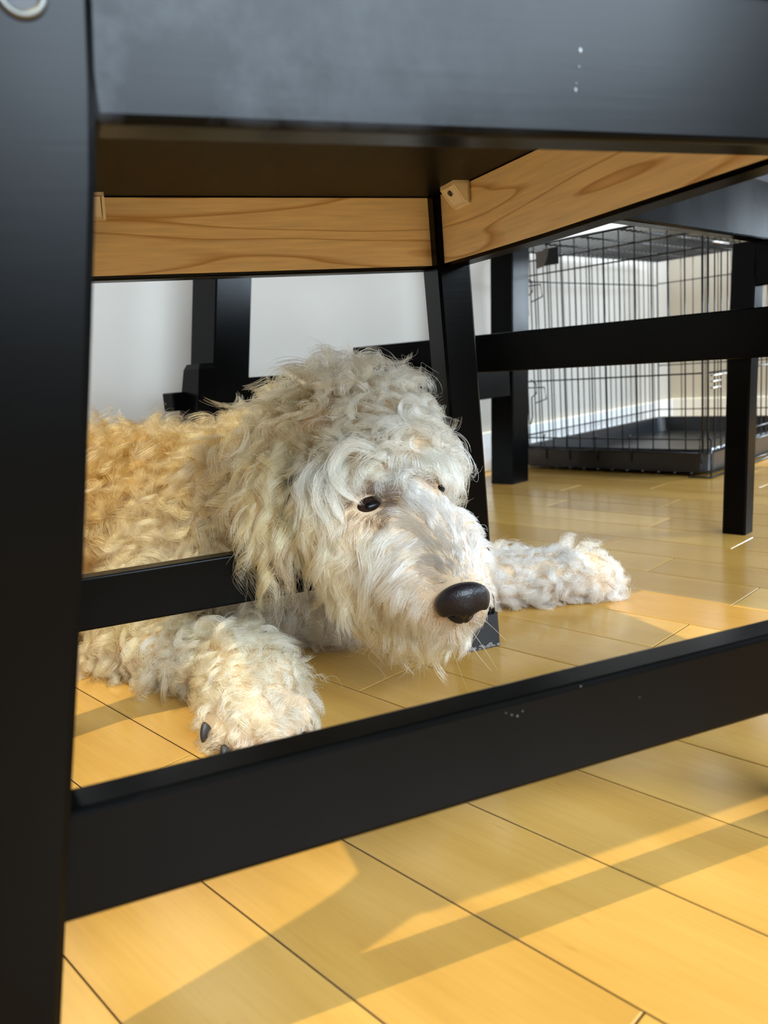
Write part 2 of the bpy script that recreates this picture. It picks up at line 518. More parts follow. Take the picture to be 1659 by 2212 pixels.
    for (u, z, r) in ((0.171, 0.1335, .0007), (0.174, 0.1322, .0009), (0.177, 0.1340, .0006), (0.168, .1352, .0005), (0.245, .125, .0005), (0.21, .139, .0008)):
        ball(b, (u, 0.3049, z), (r * .55, 0.0002, r * .55), 2)
    part('dust_speck', b, plain('speck_grey', lin(84, 80, 76), 0.8), st)['kind'] = 'stuff'
    # backrest slats above the frame
    for z in (0.60, 0.74, 0.86):
        b = bmesh.new(); u = 0.012 - (z - 0.62) * 0.2; box(b, u - 0.036, u - 0.018, 0.333, 0.702, z, z + 0.055, 0.003)
        part('back_slat', b, BLACK)
    # bolt ring on the near rear leg
    b = bmesh.new()
    tube(b, [(0.0015 + 0.0066 * math.cos(a), 0.2966, 0.4259 + 0.0066 * math.sin(a)) for a in [k * 2 * math.pi / 32 for k in range(33)]], 0.0015, 8, False)
    bo = part('bolt', b, DARKSTEEL, [c for c in root.children if c.name.startswith('leg')][0], True)
    b = bmesh.new(); box(b, -0.004, 0.007, 0.2965, 0.2975, 0.4205, 0.4315, 0.0004)
    part('socket', b, TAG, bo)
    # plastic corner brackets fixing the seat
    def bracket(mtx, nm='corner_bracket'):
        b = bmesh.new()
        w = 0.0135
        prof = [(0.0, 0.0), (0.0135, 0.0), (0.0155, 0.0015), (0.0155, 0.0035), (0.005, 0.017), (0.0, 0.019)]
        for s in (-1, 1):
            pass
        def prism(y0, y1, pr):
            A = [b.verts.new((x, y0, -z)) for x, z in pr]; B = [b.verts.new((x, y1, -z)) for x, z in pr]
            n = len(pr)
            for i in range(n): b.faces.new((A[i], A[(i + 1) % n], B[(i + 1) % n], B[i]))
            b.faces.new(list(reversed(A))); b.faces.new(B)
        prism(-w, -w + 0.0022, prof)                      # side gusset
        prism(w - 0.0022, w, prof)
        prism(-w, w, [(0, 0), (0.0155, 0), (0.0155, 0.0022), (0, 0.0022)])    # plate under the seat
        prism(-w, w, [(0, 0), (0.0022, 0), (0.0022, 0.019), (0, 0.019)])       # plate on the apron
        prism(-w + .003, w - .003, [(0.0135, 0.002), (0.0155, 0.0035), (0.005, 0.017), (0.003, 0.0155)])   # sloped web
        bmesh.ops.recalc_face_normals(b, faces=b.faces)
        bmesh.ops.transform(b, matrix=mtx, verts=b.verts)
        k = part(nm, b, BEIGE); k['label'] = 'small cream plastic seat bracket'
        b = bmesh.new()
        tube(b, [(0.0118 , 0, -0.0075), (0.0132, 0, -0.0090)], 0.0026, 12)
        tube(b, [(0.0128, -0.0013, -0.0092), (0.0136, 0.0013, -0.0097)], 0.0005, 6)
        bmesh.ops.transform(b, matrix=mtx, verts=b.verts)
        part('screw', b, DARKSTEEL, k)
    bracket(Matrix.Translation((0.3475, 0.661, 0.4544)) @ Matrix.Rotation(math.pi, 4, 'Z'))
    bracket(Matrix.Translation((0.030, 0.7135, 0.4544)) @ Matrix.Rotation(-math.pi / 2, 4, 'Z'))
    # dried paint drips on the outer face of the near apron
    drip = plain('pale_paint', lin(150, 158, 162), 0.4)
    for (u, z, ru, rz) in ((0.2165, 0.4235, 0.0007, 0.0010), (0.2155, 0.4170, 0.0004, 0.0004), (0.2135, 0.4080, 0.0005, 0.0008), (0.2140, 0.4105, .0003, .0003)):
        b = bmesh.new()
        ball(b, (u, 0.2998, z), (ru, 0.0004, rz), 2)
        part('paint_drip', b, drip, near)
    return root
build_chair()

# ------------------------------------------------------------------ table with a low cross frame (room coordinates: x = D2, y = D1)
def build_table():
    M0 = ROOM_M @ Matrix.Translation((1.14, 0.45, 0))
    root = empty('dining_table', M0, 'black wooden table with blocky legs and a low beam behind the dog', 'table')
    off = Vector((-1.14, -0.45, 0))
    def part(name, b, mats, parent=root):
        bmesh.ops.translate(b, verts=b.verts, vec=off)
        return bm_obj(name, b, mats, parent)
    def leg(secs):
        b = bmesh.new(); sweep(b, secs); return b
    y0, y1 = 1.115, 1.190
    L1 = leg([(0.655, 0.727, y0, y1, 0.0), (0.697, 0.768, y0, y1, 0.255), (0.731, 0.8015, y0, y1, 0.46), (0.765, 0.835, y0, y1, 0.70)])
    l1 = part('leg', L1, BLACK)
    part('leg', leg([(1.491, 1.556, y0, 1.181, 0.0), (1.531, 1.596, y0, 1.181, 0.53), (1.544, 1.609, y0, 1.181, 0.70)]), BLACK)
    yb0, yb1 = -0.42, -0.35
    part('leg', leg([(0.655, 0.727, yb0, yb1, 0.0), (0.765, 0.835, yb0, yb1, 0.70)]), BLACK)
    part('leg', leg([(1.491, 1.556, yb0, yb1, 0.0), (1.544, 1.609, yb0, yb1, 0.70)]), BLACK)
    b = bmesh.new(); hexa(b, [(0.74, y0 + .0006, 0.206), (1.500, y0 + .0006, 0.209), (1.500, 1.150, 0.209), (0.74, 1.150, 0.206),
                              (0.74, y0 + .0006, 0.299), (1.500, y0 + .0006, 0.293), (1.500, 1.150, 0.293), (0.74, 1.150, 0.299)], 0.002)
    part('end_stretcher', b, BLACK)
    b = bmesh.new(); hexa(b, [(0.71, yb0 + .01, 0.206), (1.52, yb0 + .01, 0.206), (1.52, yb0 + .05, 0.206), (0.71, yb0 + .05, 0.206), (0.74, yb0 + .01, 0.296), (1.52, yb0 + .01, 0.296), (1.52, yb0 + .05, 0.296), (0.74, yb0 + .05, 0.296)], 0.002)
    part('end_stretcher', b, BLACK)
    b = bmesh.new(); hexa(b, [(1.10, -0.42, 0.268), (1.135, -0.42, 0.268), (1.135, 1.21, 0.277), (1.10, 1.21, 0.277),
                              (1.10, -0.42, 0.3345), (1.135, -0.42, 0.3345), (1.135, 1.21, 0.3418), (1.10, 1.21, 0.3418)], 0.002)
    part('long_beam', b, BLACK)
    b = bmesh.new(); box(b, 0.64, 1.66, -0.47, 1.24, 0.74, 0.775, 0.006, 3)
    part('table_top', b, BLACK)
    for (a, c_) in ((-0.43, -0.41), (1.14, 1.16)):
        b = bmesh.new(); box(b, 0.80, 1.58, a, c_, 0.66, 0.74, 0.002); part('apron', b, BLACK)
    # clamp block on the outer side of the near end leg
    b = bmesh.new(); sweep(b, [(0.650, 0.690, 1.116, 1.186, 0.16), (0.670, 0.705, 1.116, 1.177, 0.250), (0.681, 0.714, 1.116, 1.168, 0.318), (0.685, 0.714, 1.118, 1.163, 0.3265)])
    cb = part('clamp_block', b, BLACK, l1)
    b = bmesh.new(); box(b, 0.650, 0.705, 1.157, 1.190, 0.2535, 0.2835, 0.0025)
    part('peg', b, BLACK, cb)
build_table()

# ------------------------------------------------------------------ low open frame further back on the right
def build_frame():
    root = empty('wooden_frame', ROOM_M @ Matrix.Translation((1.2, 0.3, 0)), 'low open black wooden frame with square legs in front of the dog crate', 'frame')
    off = Vector((-1.2, -0.3, 0))
    def part(name, b, mats, parent=root):
        bmesh.ops.translate(b, verts=b.verts, vec=off)
        return bm_obj(name, b, mats, parent)
    for y0, y1 in ((0.450, 0.472), (0.050, 0.072)):
        b = bmesh.new(); box(b, 0.72, 1.68, y0, y1, 0.4365, 0.5175, 0.003); part('top_rail', b, BLACK)
    for yy in (0.469, 0.05):
        b = bmesh.new(); sweep(b, [(1.212, 1.244, yy, yy + 0.036, 0.0), (1.216, 1.249, yy - 0.004, yy + 0.031, 0.25), (1.222, 1.256, yy - 0.010, yy + 0.026, 0.437)])
        part('leg', b, BLACK)
    b = bmesh.new(); box(b, 1.222, 1.244, 0.07, 0.462, 0.373, 0.4365, 0.002); part('under_rail', b, BLACK)
build_frame()

# ------------------------------------------------------------------ wire dog crate
def build_crate():
    x0, x1, y0, y1, zt = 1.713, 2.52, 0.744, 1.262, 0.566
    root = empty('dog_crate', ROOM_M @ Matrix.Translation(((x0 + x1) / 2, (y0 + y1) / 2, 0)),
                 'black wire dog crate with a plastic tray against the wall', 'crate')
    off = Vector((-(x0 + x1) / 2, -(y0 + y1) / 2, 0))
    def part(name, b, mats, parent=root, smooth=True):
        bmesh.ops.translate(b, verts=b.verts, vec=off)
        return bm_obj(name, b, mats, parent, smooth)
    thin, thick = 0.0017, 0.0026
    def panel(P, n, zs, hz, z0=0.055, z1=zt, edge=True):
        """upright bars between two ends, horizontal bars at heights hz"""
        b = bmesh.new()
        A, B = Vector(P[0]), Vector(P[1])
        for i in range(n + 1):
            q = A.lerp(B, i / n)
            r = thick if i in (0, n) else thin
            tube(b, [(q.x, q.y, z0), (q.x, q.y, z1)], r, 6)
        for h in hz:
            tube(b, [(A.x, A.y, h), (B.x, B.y, h)], thick if h in (hz[0], hz[-1]) else 0.0020, 6)
        return b
    front = part('front_panel', panel([(x0, y0 + .012, 0), (x0, y1, 0)], 13, None, (0.055, 0.085, 0.231, 0.495, 0.530, zt)), WIRE)
    for (za, zb) in ((0.49, 0.38), (0.235, 0.12)):      # door latch hooks and hanging loops near the hinge side
        b = bmesh.new()
        tube(b, [(x0 - .003, 1.205, za), (x0 - .003, 1.19, za - .01), (x0 - .003, 1.19, za - .035), (x0 - .003, 1.205, za - .045), (x0 - .003, 1.205, zb + .02), (x0 - .003, 1.212, zb)], thin, 6)
        tube(b, [(x0 - .003, 1.215, za - .02), (x0 - .003, 1.165, za - .02), (x0 - .003, 1.160, za - .05), (x0 - .003, 1.195, za - .06)], thin, 6)
        part('latch', b, WIRE, front)
    for y in (0.76, 0.93, 1.02, 1.10, 1.17):        # bottom clips holding the panel to the floor frame
        b = bmesh.new()
        tube(b, [(x0, y, 0.094), (x0 - .006, y, 0.088), (x0 - .006, y, 0.066), (x0, y, 0.050), (x0 + .004, y, .030)], thin, 6)
        part('clip', b, WIRE, front)
    b = bmesh.new()
    box(b, x0 - 0.006, x0 - 0.0035, 1.108, 1.150, 0.512, 0.552, 0.001)
    pl_ = part('name_plate', b, TAG, front, False); pl_['label'] = 'small dark plate'
    b = bmesh.new()
    for p in ():
        pass
    A = [b.verts.new((x0 - .0035 - d, y, z)) for d in (0, .0028) for (y, z) in ((1.135, .552), (1.172, .548), (1.172, .508), (1.150, .512), (1.140, .532))]
    n = 5
    for i in range(n): b.faces.new((A[i], A[(i + 1) % n], A[n + (i + 1) % n], A[n + i]))
    b.faces.new(A[:n]); b.faces.new(A[n:]); bmesh.ops.recalc_face_normals(b, faces=b.faces)
    part('plate_arrow', b, GREYTAG, pl_, False)
    part('wall_side_panel', panel([(x0, y1, 0), (x1, y1, 0)], 26, None, (0.055, 0.085, 0.49, zt)), WIRE)
    side = part('window_side_panel', panel([(x0, y0, 0), (x1, y0, 0)], 24, None, (0.055, 0.085, 0.231, 0.495, 0.525, zt)), WIRE)
    for z in (0.225, 0.212, 0.198, 0.525, 0.505):
        b = bmesh.new()
        tube(b, [(x0 + .004, y0 - .006, z), (x0 + (.09 if z in (0.225, 0.505) else .05), y0 - .006, z)], 0.0024, 6)
        part('latch', b, STEEL, side)
    part('back_panel', panel([(x1, y0, 0), (x1, y1, 0)], 13, None, (0.055, 0.085, 0.231, 0.495, zt)), WIRE)
    b = bmesh.new()
    for i in range(33):
        x = x0 + (x1 - x0) * i / 32
        tube(b, [(x, y0, zt + .002), (x, y1, zt + .002)], thin, 6)
    for i in range(6):
        y = y0 + (y1 - y0) * i / 5
        tube(b, [(x0, y, zt), (x1, y, zt)], 0.0023, 6)
    part('top_panel', b, WIRE)
    b = bmesh.new()
    for i in range(14):
        y = y0 + (y1 - y0) * i / 13
        tube(b, [(x0, y, 0.008), (x1, y, 0.008)], thin, 6)
    for (p, q) in (((x0 - .012, y0 - .012), (x1, y0 - .012)), ((x0 - .012, y0 - .012), (x0 - .012, y0 + .04))):
        tube(b, [(*p, 0.003), (*q, 0.003)], 0.0022, 6)
    tube(b, [(x0 - .012, y0 - .012, 0.003), (x0 - .012, y0 - .012, 0.088)], 0.0022, 6)
    tube(b, [(x0 - .012, y0 - .012, 0.088), (x0, y0, 0.088)], 0.0022, 6)
    part('bottom_frame', b, WIRE)
    # plastic tray: flat pan with raised lip and rounded corners
    b = bmesh.new()
    def ring(ins, z, rc):
        pts = []
        for (cx, cy, a0) in ((x1 - ins - rc, y1 - ins - rc, 0), (x0 + ins + rc, y1 - ins - rc, 90), (x0 + ins + rc, y0 + ins + rc, 180), (x1 - ins - rc, y0 + ins + rc, 270)):
            for k in range(7):
                a = math.radians(a0 + 15 * k)
                pts.append(b.verts.new((cx + rc * math.cos(a), cy + rc * math.sin(a), z)))
        return pts
    R = [ring(.018, .006, .03), ring(.006, .010, .035), ring(.003, .058, .038), ring(.006, .062, .036), ring(.012, .060, .034), ring(.018, .016, .03)]
    for p, q in zip(R[:-1], R[1:]):
        n = len(p)
        for k in range(n): b.faces.new((p[k], p[(k + 1) % n], q[(k + 1) % n], q[k]))
    b.faces.new(list(reversed(R[0]))); b.faces.new(R[-1])
    bmesh.ops.recalc_face_normals(b, faces=b.faces)
    part('tray', b, TRAY, root, False)
build_crate()

# ------------------------------------------------------------------ the dog: one continuous body grown from rounded limbs, then its coat
DOG = {
    'torso': [(-0.6653, 0.96, 0.1543, 0.115), (-0.5564, 1.0, 0.1404, 0.118), (-0.4259, 1.0, 0.13, 0.116), (-0.3104, 0.975, 0.1277, 0.112), (-0.2271, 0.945, 0.1312, 0.104), (-0.1694, 0.91, 0.1363, 0.096)],
    'rump': [(-0.6304, 0.9, 0.1307, 0.09), (-0.5666, 0.84, 0.0714, 0.045)],
    'neck': [(-0.1669, 0.9, 0.1436, 0.095), (-0.1144, 0.85, 0.1748, 0.085), (-0.0682, 0.805, 0.1977, 0.075)],
    'chest': [(-0.1674, 0.88, 0.1093, 0.085), (-0.1134, 0.85, 0.0826, 0.062), (-0.0606, 0.83, 0.0811, 0.052)],
    'skull': [(-0.0605, 0.788, 0.2168, 0.064), (-0.0417, 0.782, 0.2258, 0.066), (-0.0165, 0.77, 0.225, 0.068), (0.0004, 0.762, 0.2199, 0.057)],
    'brow': [(-0.0278, 0.735, 0.1994, 0.046), (-0.0098, 0.722, 0.2042, 0.046), (0.0197, 0.722, 0.2062, 0.044), (0.0372, 0.73, 0.2016, 0.032)],
    'cheek': [(-0.0399, 0.705, 0.1724, 0.048), (-0.0244, 0.68, 0.1485, 0.042)],
    'bridge': [(0.0187, 0.695, 0.1824, 0.034), (0.0334, 0.668, 0.159, 0.033), (0.0482, 0.638, 0.1362, 0.029), (0.0549, 0.614, 0.1214, 0.024)],
    'muzzle_side': [(0.0005, 0.678, 0.1512, 0.038), (0.0203, 0.652, 0.1287, 0.038), (0.0362, 0.626, 0.1104, 0.03)],
    'jaw': [(-0.0205, 0.678, 0.121, 0.036), (0.0026, 0.69, 0.0918, 0.036), (0.033, 0.648, 0.0832, 0.026), (0.0493, 0.632, 0.081, 0.016)],
    'far_muzzle': [(0.0583, 0.68, 0.1503, 0.024), (0.0645, 0.648, 0.1283, 0.025), (0.0653, 0.628, 0.1014, 0.019)],
    'ear': [(-0.0922, 0.768, 0.2434, 0.03), (-0.1029, 0.742, 0.2133, 0.026), (-0.1079, 0.716, 0.1867, 0.025), (-0.1103, 0.7, 0.1639, 0.022), (-0.1071, 0.692, 0.1438, 0.015)],
    'far_ear': [(0.0366, 0.785, 0.2343, 0.024), (0.042, 0.78, 0.2017, 0.02), (0.0433, 0.77, 0.1749, 0.015)],
    'upper_arm': [(-0.2145, 0.9, 0.1085, 0.09), (-0.2677, 0.85, 0.0547, 0.055), (-0.2972, 0.82, 0.0295, 0.036)],
    'foreleg': [(-0.2979, 0.82, 0.0279, 0.034), (-0.2417, 0.775, 0.0262, 0.032), (-0.1892, 0.735, 0.0262, 0.031), (-0.1455, 0.7, 0.0364, 0.032), (-0.1303, 0.668, 0.0309, 0.036)],
    'paw': [(-0.1343, 0.65, 0.0312, 0.038), (-0.1221, 0.65, 0.0312, 0.038), (-0.1249, 0.622, 0.0254, 0.031)],
    'toe_a': [(-0.149, 0.618, 0.0161, 0.019), (-0.1483, 0.606, 0.0123, 0.015)],
    'toe_b': [(-0.1315, 0.612, 0.0172, 0.021), (-0.1289, 0.598, 0.0131, 0.016)],
    'toe_c': [(-0.1099, 0.612, 0.0172, 0.021), (-0.105, 0.598, 0.0131, 0.016)],
    'toe_d': [(-0.0908, 0.62, 0.0207, 0.019), (-0.0855, 0.608, 0.0155, 0.014)],
    'far_foreleg': [(-0.0625, 0.86, 0.0759, 0.05), (0.0108, 0.885, 0.0605, 0.034), (0.0883, 0.905, 0.0477, 0.03), (0.1684, 0.92, 0.0354, 0.029), (0.2159, 0.925, 0.0308, 0.031)],
    'far_paw': [(0.2159, 0.925, 0.0332, 0.031), (0.2443, 0.925, 0.0297, 0.029), (0.2547, 0.922, 0.025, 0.024)],
}

FLAT = {'ear': (0.52, 1.0, 1.0), 'far_ear': (0.5, 1.0, 1.0)}
FUR_SKIN = plain('dog_skin', lin(186, 160, 128), 0.9)
def build_body():
    bm = bmesh.new()
    for nm, ch in DOG.items():
        for (a, b) in zip(ch[:-1], ch[1:]):
            A, B = Vector(a[:3]), Vector(b[:3])
            n = max(2, int((B - A).length / (0.35 * min(a[3], b[3]))) + 1)
            for i in range(n + 1):
                t = i / n
                r = a[3] + (b[3] - a[3]) * t
                p = A.lerp(B, t)
                if nm in FLAT:
                    rot = Matrix.Rotation(math.radians(25), 3, 'Z')
                    ball(bm, p, (r * FLAT[nm][0], r * FLAT[nm][1], r), 2, rot)
                else:
                    ball(bm, p, r, 2)
    for v in bm.verts:
        if v.co.z < 0.002: v.co.z = 0.002
    me = bpy.data.meshes.new('dog_tmp'); bm.to_mesh(me); bm.free()
    t = bpy.data.objects.new('dog_tmp', me); C.objects.link(t)
    md = t.modifiers.new('r', 'REMESH'); md.mode = 'VOXEL'; md.voxel_size = 0.0055
    ms = t.modifiers.new('s', 'SMOOTH'); ms.iterations = 7; ms.factor = 0.5
    dg = bpy.context.evaluated_depsgraph_get()
    body = bpy.data.meshes.new_from_object(t.evaluated_get(dg))
    bpy.data.objects.remove(t)
    body.name = 'dog'
    body.materials.clear(); body.materials.append(FUR_SKIN)
    for p in body.polygons: p.use_smooth = True
    o = bpy.data.objects.new('dog', body)
    return link(o)
DOGO = build_body()
tag(DOGO, 'cream curly-coated dog lying on the floor with its chin resting on the chair stretcher', 'dog')

def body_part(name, bm, mat, smooth=True):
    return bm_obj(name, bm, mat, DOGO, smooth)
# nose
NOSE_T = np.array((0.0555, 0.589, 0.1085)); 
def build_nose():
    t = NT('nose_leather')
    tc = t.add('ShaderNodeTexCoord')
    vo = t.add('ShaderNodeTexVoronoi', Scale=520.0)
    t.l(tc.outputs['Object'], vo.inputs['Vector'])
    t.bump(vo.outputs['Distance'], 0.35, 0.0006)
    t.set(**{'Base Color': lin(24, 16, 17), 'Roughness': 0.42, 'Specular IOR Level': 0.35})
    ax = Vector((0.22, -0.80, -0.55)).normalized()     # forwards out of the muzzle
    up = Vector((0.10, -0.42, 0.66)); up = (up - ax * up.dot(ax)).normalized()
    sd = up.cross(ax).normalized()
    if sd.x > 0: sd = -sd
    c = Vector((0.0565, 0.598, 0.1105))
    bm = bmesh.new()
    bmesh.ops.create_icosphere(bm, subdivisions=5, radius=1.0)
    for v in bm.verts:
        x, y, z = v.co                                      # x side, y up, z forwards
        wdt = 0.0225 * (1.0 + 0.10 * y)
        hgt = 0.0205
        dep = 0.0125
        # philtrum groove, flat top, nostril hollows with comma wings
        px, py, pz = x * wdt, y * hgt, z * dep
        if z > 0:
            pz *= 1.0 + 0.12 * (1 - abs(x))
            for s in (-1, 1):
                dx, dy = (x - s * 0.46) / 0.27, (y + 0.34) / 0.23
                d2 = dx * dx + dy * dy
                pz -= 0.0135 * math.exp(-d2 * 1.3)
                dx, dy = (x - s * 0.80) / 0.20, (y + 0.62) / 0.14
                pz -= 0.006 * math.exp(-(dx * dx + dy * dy))
                dx, dy = (x - s * 0.80) / 0.20, (y + 0.12) / 0.3
                pz += 0.0020 * math.exp(-(dx * dx + dy * dy))
            if y < 0.25: pz -= 0.0022 * math.exp(-(x / 0.07) ** 2) * min(1, (0.25 - y) * 2)
            if y < -0.5: px *= 1.0 - 0.45 * min(1, (-0.5 - y) * 2)
        v.co = c + sd * px + up * py + ax * pz
    n = body_part('nose', bm, t.m); n['label'] = 'dark brown nose'
    bm = bmesh.new()
    for s in (-1, 1):
        p = c + sd * (s * 0.0105) + up * (-0.0062) + ax * 0.0012
        r = Matrix((sd, up, ax)).transposed()
        ball(bm, p, (0.0052, 0.0036, 0.0030), 3, r)
    bm_obj('nostril', bm, plain('nostril_dark', (0.004, 0.003, 0.003, 1), 0.4), n, True)
build_nose()
# sleepy eyes: dark lid pockets, with a glint of eye under the lashes
EYES = (((-0.0118, 0.6640, 0.1826), (0.0142, 0.0086, 0.0064), (0.18, -0.69, 0.70)), ((0.0500, 0.6800, 0.1890), (0.0085, 0.0040, 0.0042), (0.60, -0.50, 0.62)))
LID = plain('dark_eyelid', lin(40, 25, 17), 0.8, **{'Specular IOR Level': 0.05})
EYEM = plain('dark_eye', lin(10, 6, 5), 0.3, **{'Specular IOR Level': 0.2})
for (p, r, nn) in EYES:
    nn = Vector(nn).normalized()
    sx = Vector((0, 0, 1)).cross(nn).normalized(); uy = nn.cross(sx)
    if sx.x < 0: sx, uy = -sx, uy
    tilt = Matrix.Rotation(0.25, 3, nn)
    rot = tilt @ Matrix((sx, nn.cross(sx), nn)).transposed()
    bm = bmesh.new(); ball(bm, p, r, 4, rot)
    lid = body_part('eyelid', bm, LID); lid['label'] = 'dark brown eyelid'
    bm = bmesh.new(); ball(bm, Vector(p) + nn * (r[2] * 0.55) - rot @ Vector((0, r[1] * .25, 0)), (r[0] * .55, r[1] * .55, r[2] * .6), 4, rot)
    bm_obj('eye', bm, EYEM, lid, True)
# claws on the near paw
for (p, d, s) in (((-0.1565, 0.5930, 0.0250), (-0.30, -0.80, -0.50), 1.05), ((-0.1405, 0.5790, 0.0105), (-0.1, -0.9, -0.4), 1.1), ((-0.103, 0.583, 0.0085), (0.05, -0.9, -0.4), 0.9), ((-0.079, 0.593, 0.0105), (0.2, -0.9, -0.3), 0.8)):
    bm = bmesh.new(); rings = []
    d = Vector(d).normalized()
    q = d.to_track_quat('Z', 'Y').to_matrix()
    for k in range(7):
        t_ = k / 6
        cc = Vector(p) + d * (0.010 * t_ * s) + Vector((0, 0, -0.004 * t_ * t_))
        rr = 0.0046 * s * math.sqrt(max(0.02, 1 - t_ * t_))
        rings.append([bm.verts.new(cc + q @ Vector((0.72 * rr * math.cos(a), 1.3 * rr * math.sin(a), 0))) for a in [j * math.pi / 6 for j in range(12)]])
    for a, b in zip(rings[:-1], rings[1:]):
        for j in range(12): bm.faces.new((a[j], a[(j + 1) % 12], b[(j + 1) % 12], b[j]))
    bm.faces.new(rings[-1]); bm.faces.new(list(reversed(rings[0])))
    bmesh.ops.recalc_face_normals(bm, faces=bm.faces)
    body_part('claw', bm, plain('claw_horn', lin(38, 30, 24), 0.5))

# ---------------- coat
def v3(*a): return np.array(a, float)
#            comb direction, length, curl radius, curl turns, lift, droop, colour(sRGB), colour variation
REG = {
 'torso': (v3(-.75, .15, -.35), .031, 0.0085, 1.5, .62, .30, (206, 160, 104), 0.15, 0.6),
 'rump': (v3(-.6, -.1, -.5), .032, 0.0085, 1.35, .62, .30, (206, 160, 104), .12, .62),
 'neck': (v3(-.55, .15, -.55), .030, 0.0075, 1.2, .50, .40, (212, 174, 122), 0.14, .6),
 'chest': (v3(.15, -.35, -.8), .038, 0.0062, 1.2, .50, .45, (222, 206, 180), .09, .6),
 'skull': (v3(.05, -.35, .10), 0.036, 0.0088, 1.45, 0.66, .20, (228, 208, 174), 0.12, 0.58),
 'brow': (v3(-.05, -.45, -.55), 0.032, 0.0074, 1.2, .50, .42, (229, 209, 176), 0.11, 0.52),
 'cheek': (v3(-.30, .02, -.95), 0.034, 0.0034, 0.8, 0.1, .62, (227, 202, 160), 0.1, 0.24),
 'bridge': (v3(-.35, .55, .75), 0.014, 0.0005, 0.5, 0.12, 0.0, (228, 224, 216), .06, 0.2),
 'muzzle_side': (v3(-.40, .12, -.85), 0.025, 0.0016, 0.6, 0.12, .50, (229, 209, 174), 0.09, 0.2),
 'jaw': (v3(-.10, -.12, -.95), 0.023, 0.0036, 0.7, .28, .60, (226, 194, 146), 0.11, 0.32),
 'far_muzzle': (v3(.30, .15, -.70), 0.016, 0.001, 0.5, 0.12, .45, (238, 233, 222), .05, 0.25),
 'ear': (v3(-.02, -.10, -1.0), 0.046, 0.0062, 1.1, .20, .70, (214, 178, 124), 0.13, 0.42),
 'far_ear': (v3(-.05,-.15,-.95), 0.016, .0042, 0.9, 0.2, .60, (235, 226, 208), .07, .5),
 'upper_arm': (v3(.1, -.45, -.6), .034, 0.007, 1.3, .55, .35, (230, 206, 166), .09, .6),
 'foreleg': (v3(.35, -.5, -.55), .023, 0.0066, 1.25, .65, .25, (220, 202, 164), 0.1, .55),
 'paw': (v3(.15, -.75, -.35), .019, 0.0058, 1.15, .65, .15, (218, 201, 166), 0.1, .5),
 'toe_a':      (v3(-.2, -.6, -.3),   .013, .0032, 1.0, .55, .20, (228, 214, 182), .07, .5),
 'toe_b':      (v3(-.1, -.6, -.3),   .013, .0032, 1.0, .55, .20, (222, 207, 176), .07, .5),
 'toe_c':      (v3(.1, -.6, -.3),    .013, .0032, 1.0, .55, .20, (224, 210, 178), .07, .5),
 'toe_d':      (v3(.3, -.6, -.3),    .013, .0032, 1.0, .55, .20, (228, 215, 186), .07, .5),
 'far_foreleg': (v3(.25, -.25, -.55), 0.02, 0.006, 1.2, .65, .25, (238, 231, 216), .05, .5),
 'far_paw': (v3(.55, -.25, -.30), 0.018, 0.0055, 1.1, .70, .20, (240, 233, 218), .05, .5),
}
def s2l(c):
    c = np.asarray(c, float) / 255.0
    return np.where(c <= 0.04045, c / 12.92, ((c + 0.055) / 1.055) ** 2.4)
KEYS = list(REG)
BALLS = []          # dense balls along every limb, for region lookup
for k_, ch in DOG.items():
    for a, b in zip(ch[:-1], ch[1:]):
        for i in range(7):
            t_ = i / 6
            BALLS.append((KEYS.index(k_), *[a[j] + (b[j] - a[j]) * t_ for j in range(4)]))
BALLS = np.array(BALLS)
def region_weights(P, sig=0.010):
    W_ = np.zeros((len(P), len(KEYS)))
    for ki in range(len(KEYS)):
        B = BALLS[BALLS[:, 0] == ki]
        d = np.min(np.linalg.norm(P[:, None, :] - B[None, :, 1:4], axis=2) - B[None, :, 4], axis=1)
        W_[:, ki] = d
    W_ -= W_.min(1, keepdims=True)
    W_ = np.exp(-W_ / sig)
    return W_ / W_.sum(1, keepdims=True)
def norm(a): return a / np.maximum(np.linalg.norm(a, axis=-1, keepdims=True), 1e-9)

me = DOGO.data
me.calc_loop_triangles()
VC = np.empty(len(me.vertices) * 3); me.vertices.foreach_get('co', VC); VC = VC.reshape(-1, 3)
VN = np.empty(len(me.vertices) * 3); me.vertices.foreach_get('normal', VN); VN = VN.reshape(-1, 3)
TR = np.empty(len(me.loop_triangles) * 3, dtype=np.int32); me.loop_triangles.foreach_get('vertices', TR); TR = TR.reshape(-1, 3)
TA = np.linalg.norm(np.cross(VC[TR[:, 1]] - VC[TR[:, 0]], VC[TR[:, 2]] - VC[TR[:, 0]]), axis=1) / 2
TC = VC[TR].mean(1)
TW = region_weights(TC)
DENS = np.ones(len(KEYS))
for k_, f_ in (('rump', .35), ('skull', 1.25), ('brow', 1.3), ('cheek', 1.3), ('muzzle_side', 1.5), ('bridge', 2.4), ('far_muzzle', 1.6), ('jaw', 1.3), ('ear', 1.5), ('paw', 1.3), ('torso', .75)):
    DENS[KEYS.index(k_)] = f_
TD = TA * (TW @ DENS)
TD *= np.where(TC[:, 2] < 0.006, 0.15, 1.0)                  # almost none where the dog lies on the floor
TD *= np.where(TC[:, 0] < -0.42, 0.45, 1.0)                  # rear end behind the chair leg
TD *= np.where((TC[:, 1] > 1.0) & (VN[TR[:, 0], 1] > 0.3), 0.4, 1.0)   # far flank
for e_ in EYES:
    TD *= np.where(np.linalg.norm((TC - np.array(e_[0])) * np.array((.8, 1, 1.1)), axis=1) < e_[1][0] * .85, 0.0, 1.0)
for p_ in ((-0.1565, 0.598, 0.0245), (-0.1405, 0.586, 0.010)):
    TD *= np.where(np.linalg.norm(TC - np.array(p_), axis=1) < 0.0085, 0.0, 1.0)
